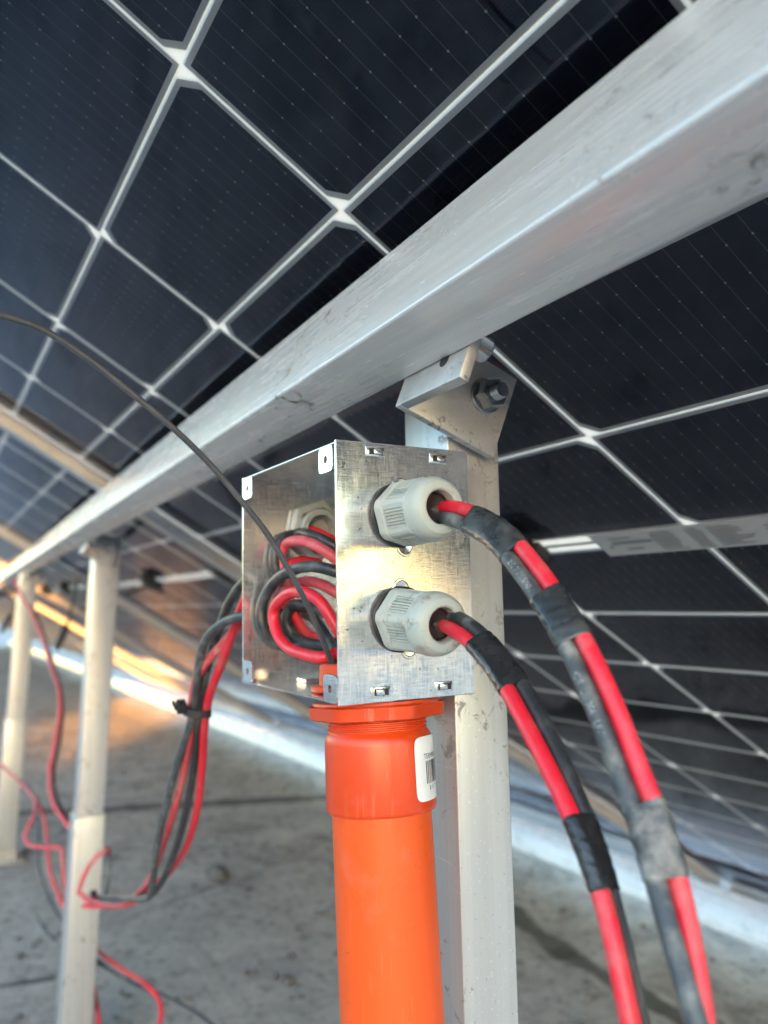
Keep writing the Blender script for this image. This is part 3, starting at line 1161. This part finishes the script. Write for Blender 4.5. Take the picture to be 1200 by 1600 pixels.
nut = new_obj('hex_nut', lathe_me('hex_nut', [(-0.0080, 0.0206), (-0.0080, 0.0250), (-0.0074, 0.0262), (-0.0024, 0.0268), (-0.0020, 0.0273)], 96, PM, 28, None,
        lambda z_, r, a: min(hexr(a + 0.55, 2 * r * 0.985), r * 1.10) if r > 0.022 else r), 'orange_fitting', cond)
new_obj('flange', lathe_me('flange', [(-0.0022, 0.0205), (-0.0021, 0.0272), (-0.0014, 0.0276), (-0.0004, 0.0274), (-0.0003, 0.0205)], 72, PM), 'orange_fitting', cond)
IM = PM @ Matrix.Translation((-0.0030, -0.0040, 0.0026))
new_obj('inner_flange', lathe_me('inner_flange', [(0.0014, 0.0170), (0.0014, 0.0225), (0.0020, 0.0232), (0.0038, 0.0232), (0.0044, 0.0225), (0.0044, 0.0180)], 72, IM), 'orange_fitting', cond)
new_obj('inner_collar', lathe_me('inner_collar', [(0.0030, 0.0196), (0.0125, 0.0192), (0.0132, 0.0186), (0.0132, 0.0160), (0.0030, 0.0156)], 72, IM), 'orange_fitting', cond)


# barcode sticker wrapped round the coupling
def cyl_pt(ang, zz, rr):
    return PM @ V((rr * math.cos(ang), rr * math.sin(ang), zz))


# angle of the direction that faces the camera
cdir = (PM.inverted() @ CAM)
CANG = math.atan2(cdir.y, cdir.x)
SA0, SA1 = CANG + math.radians(38), CANG + math.radians(104)
SZ0, SZ1 = -0.0412, -0.0155


def sticker():
    na, nz = 26, 18
    vs_, fs_, idx = [], [], {}
    for i in range(na + 1):
        for j in range(nz + 1):
            u, v = i / na * 2 - 1, j / nz * 2 - 1
            # squircle rounding of the corners
            w_ = (SA1 - SA0) / 2
            h_ = (SZ1 - SZ0) / 2
            e = max(1.0, (abs(u) ** 9 + abs(v) ** 9) ** (1 / 9) / max(abs(u), abs(v), 1e-6))
            a = (SA0 + SA1) / 2 + w_ * u / e
            z = (SZ0 + SZ1) / 2 + h_ * v / e
            idx[i, j] = len(vs_)
            vs_.append(cyl_pt(a, z, 0.02362))
    for i in range(na):
        for j in range(nz):
            fs_.append((idx[i, j], idx[i + 1, j], idx[i + 1, j + 1], idx[i, j + 1]))
    return me_from('sticker', vs_, fs_, True)


stk = new_obj('sticker', sticker(), 'sticker_white', cond)
tag(stk, 'white rounded barcode sticker on the orange coupling')
bv_, bf_ = [], []
a = SA0 + math.radians(16)
rb = random.Random(5)
while a < SA1 - math.radians(12):
    w_ = math.radians(rb.choice([0.8, 0.8, 1.6, 2.4]))
    b = len(bv_)
    for aa, zz in ((a, -0.0345), (a + w_, -0.0345), (a + w_, -0.0255), (a, -0.0255)):
        bv_.append(cyl_pt(aa, zz, 0.02370))
    bf_.append((b, b + 1, b + 2, b + 3))
    a += w_ + math.radians(rb.choice([0.8, 0.8, 1.6]))
new_obj('barcode', me_from('barcode', bv_, bf_), 'print_black', stk)


def cyl_text(body, size, a0, z0, name):
    vs_, fs_ = text_mesh(body, size)
    pts = [cyl_pt(a0 + v.x / 0.0237, z0 + v.y, 0.02370) for v in vs_]
    new_obj(name, me_from(name, pts, fs_), 'print_black', stk)


cyl_text('TERMINAL', 0.0030, SA0 + math.radians(13), -0.0246, 'print')
cyl_text('8  0  7  5  9', 0.0026, SA0 + math.radians(21), -0.0372, 'print')


# ------------------------------------------------------------------ cable bundles leaving the glands
def bundle(ctrl, offs, r, sub=14):
    """ctrl: (px, py, depth) centre line; offs: offset distance towards each side in the picture plane"""
    path = catmull([at(*c) for c in ctrl], sub)
    sides = []
    for i, p in enumerate(path):
        tg = (path[min(i + 1, len(path) - 1)] - path[max(i - 1, 0)]).normalized()
        view = (p - CAM).normalized()
        s = view.cross(tg).normalized()          # to one side as seen in the picture
        sides.append((tg, s, view))
    return path, sides


def arc_len(path):
    L = [0.0]
    for a_, b_ in zip(path, path[1:]):
        L.append(L[-1] + (b_ - a_).length)
    return L


CRAD = 0.00268


def pair(ctrl, mat_a, mat_b, lab_a, lab_b, back_b=0.0, sep=1.0, tapes=(), grp=None, twist=None):
    path, sides = bundle(ctrl, 0, CRAD)
    n = len(path)

    def offs(sign, i):
        tg, s, view = sides[i]
        f = i / (n - 1)
        bk = back_b(f) if callable(back_b) else back_b
        sp = sep(f) if callable(sep) else sep
        ang = bk * 1.5
        return path[i] + (s * math.cos(ang) * sp + view * math.sin(ang)) * (sign * CRAD * 1.02)
    pa = [offs(1, i) for i in range(n)]
    pb = [offs(-1, i) for i in range(n)]
    oa = new_obj('cable', tube_me('cable', pa, CRAD, 20), mat_a)
    tag(oa, lab_a, 'cable', grp)
    ob = new_obj('cable', tube_me('cable', pb, CRAD, 20), mat_b)
    tag(ob, lab_b, 'cable', grp)
    # tape wraps: a stadium section round both, laid on in overlapping turns
    for f0, f1, mat, lab, seed in tapes:
        i0, i1 = f0 * (n - 1), f1 * (n - 1)
        m = 44
        rt = random.Random(seed)
        tp = []
        prm = []
        for j in range(m + 1):
            x = i0 + (i1 - i0) * j / m
            i = min(int(x), n - 2)
            fr = x - i
            A_ = pa[i].lerp(pa[i + 1], fr)
            B_ = pb[i].lerp(pb[i + 1], fr)
            tp.append((A_ + B_) / 2)
            prm.append((A_, B_))
        ph = [rt.uniform(0, 6.28) for _ in range(6)]

        def ring(j, tg):
            A_, B_ = prm[j]
            u = (A_ - B_)
            u = (u - tg * u.dot(tg))
            half = u.length / 2
            u.normalize()
            w = tg.cross(u)
            out = []
            K = 36
            turn = j / m * 3.2
            for k in range(K):
                a_ = 2 * math.pi * k / K
                c_, s_ = math.cos(a_), math.sin(a_)
                # each turn of tape steps out a little
                lay = ((turn + k / K) % 1.0)
                thick = 0.00022 + 0.00016 * (1 - lay) + 0.00010 * math.sin(7 * a_ + ph[0] + j * 0.3) * math.sin(j * 0.5 + ph[1])
                if j in (0, m):
                    thick = 0.00004
                R_ = CRAD + thick
                hx = half * max(-1, min(1, c_ * 3.0))
                out.append(tp[j] + u * (hx + R_ * c_) + w * (R_ * s_ * (0.985 if abs(c_) < 0.3 else 1.0)))
            return out
        to = new_obj('tape_wrap', sweep('tape_wrap', tp, ring), mat)
        tag(to, lab, 'tape')
    return path, sides, pa, pb


UP = [(672, 806, 0.318), (700, 801, 0.302), (735, 811, 0.288), (780, 838, 0.270), (826, 890, 0.253), (875, 963, 0.237), (914, 1036, 0.226), (950, 1117, 0.217), (985, 1210, 0.209), (1020, 1300, 0.201), (1045, 1390, 0.194), (1072, 1500, 0.186), (1098, 1620, 0.178), (1125, 1760, 0.172)]
upath = pair(UP, 'cable_black_dusty', 'cable_red', 'grey-dusted black cable curving out of the upper gland', 'red cable curving out of the upper gland',
             back_b=lambda f: (-0.75 + 0.75 * min(1, f * 5)) if f < 0.2 else (0.0 if f < 0.72 else -min(1.0, (f - 0.72) * 4.5)),
             tapes=((0.155, 0.272, 'tape_worn', 'short worn black tape band on the upper cable pair, nearest its gland', 1),
                    (0.350, 0.428, 'tape_worn', 'dusty black tape band halfway down the upper cable pair', 2),
                    (0.655, 0.757, 'tape_dusty', 'grey mud-smeared tape band low on the upper cable pair', 3)))
LO = [(668, 966, 0.318), (695, 968, 0.304), (728, 985, 0.290), (765, 1020, 0.274), (800, 1068, 0.258), (835, 1130, 0.243), (872, 1205, 0.230), (905, 1280, 0.220), (938, 1370, 0.211), (962, 1460, 0.203), (984, 1560, 0.196), (1005, 1660, 0.190), (1020, 1760, 0.186)]
lpath = pair(LO, 'cable_red', 'cable_black', 'red cable curving out of the lower gland', 'black cable curving out of the lower gland',
             back_b=lambda f: -0.30 if f < 0.4 else (-0.30 - min(0.5, (f - 0.4) * 1.6)),
             tapes=((0.210, 0.345, 'tape_black', 'glossy black tape band on the lower cable pair, nearest its gland', 4),
                    (0.580, 0.690, 'tape_black', 'wrinkled black tape band low on the lower cable pair', 5)))


# printed marking on the dusty black cable
def cable_text(pathpts, i0, body, size, ang_off, gap=0.0):
    L = arc_len(pathpts)
    vs_, fs_ = text_mesh(body, size)
    pts = []
    for v in vs_:
        s = L[i0] + v.x
        i = max(k for k in range(len(L) - 1) if L[k] <= s)
        fr = (s - L[i]) / (L[i + 1] - L[i])
        P = pathpts[i].lerp(pathpts[i + 1], fr)
        tg = (pathpts[i + 1] - pathpts[i]).normalized()
        view = (P - CAM).normalized()
        sd_ = view.cross(tg).normalized()       # down-left side in the picture
        out = -(view - tg * view.dot(tg)).normalized()
        a_ = ang_off - (v.y - size * 0.35) / CRAD
        pts.append(P + (out * math.cos(a_) + sd_ * math.sin(a_)) * (CRAD + 0.00004))
    return me_from('print', pts, fs_)


pa = upath[2]
cab = [o for o in col.objects if o.get('label', '').startswith('grey-dusted black')][0]
npa = len(pa)
o = new_obj('print', cable_text(pa, int(npa * 0.285), '2K PV 1500V', 0.0030, 0.15), 'print_white', cab)
o = new_obj('print', cable_text(pa, int(npa * 0.475), 'CE  L 1X6  UV', 0.0030, 0.35), 'print_white', cab)

# ------------------------------------------------------------------ coils inside the box
def in_box(px_, py_, y):
    q_ = ray(px_, py_)
    return aty(px_, py_, min(y, (XB + 0.0050) / (q_.x / q_.y)))


def coil(name, pts, mat, label, r=0.0028):
    path = catmull([in_box(*p) for p in pts], 12)
    o_ = new_obj(name, tube_me(name, path, r, 16), mat)
    tag(o_, label, 'cable', 'cables coiled in the steel box')
    return o_


coil('coiled_cable', [(545, 1010, .166), (526, 980, .160), (500, 940, .155), (472, 925, .152), (446, 931, .151), (428, 956, .151), (431, 984, .151), (446, 1008, .152), (474, 1022, .153), (505, 1027, .156), (530, 1020, .164)], 'cable_red', 'front red loop of the cable coil in the steel box')
coil('coiled_cable', [(550, 905, .172), (524, 893, .164), (490, 885, .158), (456, 891, .155), (427, 912, .153), (409, 947, .153), (411, 980, .154), (428, 1002, .157), (452, 1010, .162), (480, 1006, .168)], 'cable_black', 'outermost black loop of the cable coil in the steel box')
coil('coiled_cable', [(552, 900, .180), (524, 873, .172), (494, 853, .165), (468, 845, .162), (446, 852, .161), (438, 868, .162), (440, 892, .165), (452, 915, .172)], 'cable_red_old', 'faded pink-red loop high in the steel box, under the lock nut')
coil('coiled_cable', [(550, 880, .188), (524, 855, .178), (490, 837, .171), (463, 834, .168), (440, 844, .167), (430, 862, .168), (430, 885, .172), (440, 910, .180)], 'cable_black', 'topmost black loop in the steel box, beside the lock nut')
coil('coiled_cable', [(550, 868, .192), (520, 846, .184), (494, 832, .178), (478, 828, .180), (470, 824, .185)], 'cable_red', 'red cable end rising to the lock nut in the steel box')
coil('coiled_cable', [(552, 945, .182), (524, 925, .176), (496, 911, .172), (468, 911, .171), (446, 925, .174), (438, 950, .180)], 'cable_red_old', 'faded red loop in the middle of the coil, behind the black one')
coil('coiled_cable', [(552, 990, .178), (526, 968, .172), (486, 949, .166), (456, 949, .164), (447, 968, .164), (458, 992, .165), (482, 1005, .168), (515, 1008, .174), (545, 1000, .180)], 'cable_black', 'small inner black loop of the cable coil')
coil('coiled_cable', [(500, 880, .186), (478, 877, .183), (456, 882, .183), (446, 900, .186)], 'cable_red', 'short red loop at the back of the coil, under the pink one')
coil('coiled_cable', [(452, 940, .184), (464, 966, .182), (478, 988, .182), (500, 999, .184), (530, 1005, .188)], 'cable_red', 'red cable crossing the middle of the inner black loop')
coil('coiled_cable', [(470, 955, .176), (492, 968, .170), (510, 995, .166), (522, 1020, .166), (534, 1050, .168), (540, 1075, .170)], 'cable_black', 'black cable dropping into the orange conduit', 0.0027)

# grey draw wire running out of the conduit
WP = [(528, 1078, 0.349), (520, 1042, 0.347), (500, 990, 0.343), (470, 925, 0.335), (420, 838, 0.327), (375, 780, 0.320), (325, 722, 0.313), (265, 664, 0.304), (200, 610, 0.295), (130, 555, 0.286), (60, 512, 0.277), (-10, 490, 0.268), (-70, 482, 0.26)]
o = new_obj('draw_wire', tube_me('draw_wire', catmull([at(*p) for p in WP], 14), 0.00125, 14), 'wire_grey')
tag(o, 'thin grey wire arching from the left edge down into the steel box', 'wire')

# ------------------------------------------------------------------ tied bundle behind the box
def cable(pts, r, mat, label, name='cable', grp=None, sub=12):
    o_ = new_obj(name, tube_me(name, catmull([at(*p) for p in pts], sub), r, 14), mat)
    tag(o_, label, 'cable', grp)
    return o_


BG = 'cables tied in a bundle behind the steel box'
r_ = 0.0028
cable([(420, 958, .430), (398, 960, .440), (372, 964, .452), (345, 976, .47), (322, 1000, .485), (311, 1040, .50), (306, 1085, .515), (298, 1130, .53), (275, 1200, .56), (256, 1270, .59), (243, 1340, .62), (236, 1395, .66), (225, 1405, .72), (205, 1404, .82), (180, 1408, .95), (140, 1412, 1.03)], r_, 'cable_black_dusty', 'black cable bending sharply at the rear gland, leftmost of the tied bundle', grp=BG)
cable([(430, 905, .430), (405, 890, .438), (385, 905, .448), (362, 935, .47), (345, 975, .49), (330, 1020, .50), (318, 1070, .515), (309, 1120, .53), (304, 1190, .56), (290, 1270, .59), (268, 1345, .63), (245, 1390, .68), (222, 1402, .78), (195, 1402, .9), (150, 1402, 1.03)], r_, 'cable_black', 'black cable in the middle of the tied bundle', grp=BG)
cable([(432, 920, .440), (404, 905, .446), (384, 935, .455), (365, 985, .475), (345, 1040, .495), (328, 1085, .512), (320, 1130, .53), (316, 1200, .56), (307, 1270, .59), (290, 1325, .63), (262, 1365, .68), (235, 1385, .76), (205, 1412, .88), (165, 1416, .99), (130, 1416, 1.03)], r_, 'cable_red', 'bright red cable on the right side of the tied bundle', grp=BG)
cable([(420, 970, .46), (380, 975, .475), (345, 1010, .49), (312, 1050, .505), (301, 1090, .52), (297, 1140, .535), (290, 1190, .56), (275, 1255, .59), (255, 1320, .63), (236, 1370, .70), (213, 1398, .82), (180, 1415, .95), (140, 1405, 1.02), (125, 1396, 1.03)], r_, 'cable_red_old', 'faded pink cable at the back of the tied bundle', grp=BG)


def zip_tie(c, depth, rx, ry, tilt, label):
    t = thing('cable_tie', at(c[0], c[1], depth), label, 'cable tie')
    n = 26
    path = []
    sc = depth / FPX
    for k in range(n + 1):
        a_ = 2 * math.pi * k / n
        x, y = rx * math.cos(a_), ry * math.sin(a_)
        path.append(at(c[0], c[1], depth) + CR * (x * math.cos(tilt)) * sc + CU * (-x * math.sin(tilt)) * sc + CF * (y * sc))
    up = CU

    def ring(i, tg):
        w = tg.cross(up).normalized()
        return [path[i] + up * a_ + w * b_ for a_, b_ in ((-.0023, -.0007), (.0023, -.0007), (.0023, .0007), (-.0023, .0007))]
    new_obj('strap', sweep('strap', path, ring), 'black_plastic', t)
    hp = at(c[0] - rx - 4, c[1] - 8, depth - 0.004)
    new_obj('head', box_me('head', (0.0082, 0.0062, 0.0064), Matrix.Translation(hp) @ Matrix.Rotation(0.5, 4, 'Y'), 0.0008, 2), 'black_plastic', t)
    new_obj('tail', box_me('tail', (0.0095, 0.0014, 0.0036), Matrix.Translation(hp + CR * -0.0045 + CU * 0.0010) @ Matrix.Rotation(0.3, 4, 'Y'), 0.0003, 1), 'black_plastic', t)


zip_tie((308, 1112), 0.519, 21, 15, 0.12, 'black cable tie round the bundle behind the steel box')

# cables tied to the second post and trailing on the slab
FG = 'loose cables round the far posts'
r2 = 0.0030
cable([(128, 1398, 1.035), (140, 1412, 1.03), (165, 1416, 1.0)], r2, 'cable_red_old', 'short faded red cable across the second post', grp=FG)
cable([(122, 1396, 1.04), (130, 1372, 1.04), (145, 1345, 1.04), (165, 1328, 1.05), (172, 1336, 1.09)], r2, 'cable_red_old', 'red loop standing up in front of the second post', grp=FG)
cable([(166, 1330, 1.05), (172, 1352, 1.04), (168, 1385, 1.035), (163, 1412, 1.035)], 0.0022, 'cable_black_dusty', 'thin grey loop beside the red one on the second post', grp=FG)
cable([(22, 905, 2.0), (30, 925, 1.95), (48, 955, 1.8), (62, 985, 1.7), (80, 1040, 1.6), (94, 1095, 1.5), (88, 1150, 1.45), (78, 1205, 1.4), (82, 1250, 1.35), (103, 1285, 1.30), (125, 1310, 1.28)], r2 * 1.25, 'cable_red_old', 'faded red cable hanging from the beam by the farthest post', grp=FG)
cable([(56, 960, 1.78), (68, 990, 1.68), (86, 1045, 1.58), (98, 1100, 1.5), (94, 1155, 1.45), (84, 1210, 1.4), (92, 1255, 1.35), (115, 1292, 1.3)], r2 * 0.9, 'cable_black', 'black cable hanging beside the faded red one', grp=FG)
cable([(-10, 1185, 1.7), (12, 1205, 1.6), (42, 1232, 1.45), (57, 1258, 1.36), (50, 1282, 1.32), (39, 1305, 1.30), (46, 1320, 1.29), (70, 1324, 1.28), (95, 1326, 1.27), (98, 1345, 1.26), (101, 1385, 1.25), (112, 1430, 1.26)], r2, 'cable_red_old', 'kinked red cable loop left of the second post', grp=FG)
cable([(30, 1222, 1.5), (52, 1245, 1.4), (68, 1275, 1.35), (74, 1320, 1.31), (78, 1360, 1.28), (92, 1400, 1.26), (108, 1435, 1.24)], r2, 'cable_red_old', 'red cable running down behind the second post', grp=FG)
cable([(58, 1255, 1.42), (60, 1300, 1.38), (60, 1350, 1.34), (75, 1400, 1.3), (100, 1445, 1.25), (130, 1480, 1.22), (165, 1510, 1.19)], r2 * 0.8, 'cable_black_dusty', 'grey cable trailing down behind the second post', grp=FG)
cable([(95, 1400, 1.30), (125, 1452, 1.28), (155, 1487, 1.22), (195, 1517, 1.15), (228, 1538, 1.08), (247, 1560, 1.06), (252, 1585, 1.04), (243, 1615, 1.02), (225, 1650, 1.00)], r2, 'cable_red', 'red cable bending away to the right of the second post, low down', grp=FG)
cable([(120, 1485, 1.22), (165, 1512, 1.19), (205, 1535, 1.17), (260, 1558, 1.155), (300, 1578, 1.14), (330, 1600, 1.12), (370, 1640, 1.09)], r2 * 0.8, 'cable_black', 'thin black cable lying on the slab near the second post', grp=FG)
cable([(110, 1440, 1.28), (135, 1500, 1.26), (147, 1545, 1.22), (152, 1575, 1.18), (157, 1620, 1.14)], r2, 'cable_red', 'red cable dropping beside the foot of the second post', grp=FG)
cable([(56, 1430, 1.50), (70, 1452, 1.46), (86, 1470, 1.43)], r2 * 0.8, 'cable_black_dusty', 'short dark cable stub on the slab left of the second post', grp=FG)
zip_tie((160, 1405), 1.02, 9, 9, 0.0, 'black cable tie round the cables on the second post')


# connector leads hanging under the far modules
def lead(pts, label):
    t = thing('connector_lead', at(*pts[-1]), label, 'connector', 'plug leads hanging under the modules')
    new_obj('lead', tube_me('lead', catmull([at(*p) for p in pts], 8), 0.0034, 10), 'black_plastic', t)
    a_, b_ = at(*pts[-2]), at(*pts[-1])
    dr = (b_ - a_).normalized()
    new_obj('plug', tube_me('plug', [b_ - dr * 0.012, b_ - dr * 0.010, b_ + dr * 0.02, b_ + dr * 0.022, b_ + dr * 0.05, b_ + dr * 0.052], lambda f: 0.0095 if 0.1 < f < 0.7 else 0.007, 12), 'black_plastic', t)


lead([(122, 905, 1.95), (118, 925, 1.95), (112, 950, 1.95), (106, 972, 1.95), (101, 984, 1.95)], 'black plug lead hanging between the two far posts')
lead([(30, 925, 2.6), (26, 940, 2.6), (20, 955, 2.6), (14, 966, 2.6)], 'black plug lead hanging left of the farthest post')
cable([(196, 930, 1.75), (215, 922, 1.75), (232, 918, 1.72), (255, 925, 1.70), (285, 912, 1.66), (310, 915, 1.62), (335, 905, 1.6), (360, 915, 1.55)], 0.0032, 'black_plastic', 'black lead strung along the middle of the second module', grp=FG)

# ------------------------------------------------------------------ small things on the slab
def clod(x, y, s, label):
    from mathutils import noise as N
    bm = bmesh.new()
    bmesh.ops.create_icosphere(bm, subdivisions=3, radius=1.0)
    for v in bm.verts:
        d_ = 1 + 0.35 * N.noise(v.co * 1.7 + V((x * 9, y * 9, 0))) + 0.15 * N.noise(v.co * 5 + V((x, y, 4)))
        v.co = V((v.co.x * s * d_, v.co.y * s * 0.8 * d_, v.co.z * s * 0.55 * d_)) + V((x, y, s * 0.30))
    o_ = new_obj('clod', bm_me('clod', bm, 60), 'pebble')
    tag(o_, label, 'clod', 'clods of dirt on the slab')


clod(-1.9254, 0.642, 0.028, 'dark clod of dirt on the slab right of the tied cables')
clod(-1.955, 0.628, 0.012, 'tiny pale clod touching the dark clod')
clod(-1.3424, 0.574, 0.013, 'small dark clod on the slab left of the orange pipe')
pv, pf = [], []
rp = random.Random(11)
oct_ = [(1, 0, 0), (-1, 0, 0), (0, 1, 0), (0, -1, 0), (0, 0, 1), (0, 0, -1)]
octf = [(0, 2, 4), (2, 1, 4), (1, 3, 4), (3, 0, 4), (2, 0, 5), (1, 2, 5), (3, 1, 5), (0, 3, 5)]
for i in range(4200):
    x, y = rp.uniform(-5.5, -0.6), rp.uniform(-0.2, 1.6)
    s = 0.0012 + 0.0085 * rp.random() ** 5
    b = len(pv)
    sx, sy, sz, rz = s * rp.uniform(.7, 1.4), s * rp.uniform(.7, 1.4), s * rp.uniform(.4, .8), rp.uniform(0, 6.28)
    for vx, vy, vz in oct_:
        pv.append((x + (vx * sx) * math.cos(rz) - vy * sy * math.sin(rz), y + vx * sx * math.sin(rz) + vy * sy * math.cos(rz), vz * sz + 0.0005))
    pf += [tuple(b + k for k in f) for f in octf]
tag(new_obj('grit', me_from('grit', pv, pf), 'pebble'), 'loose grit scattered over the concrete slab', 'grit', kind='stuff')
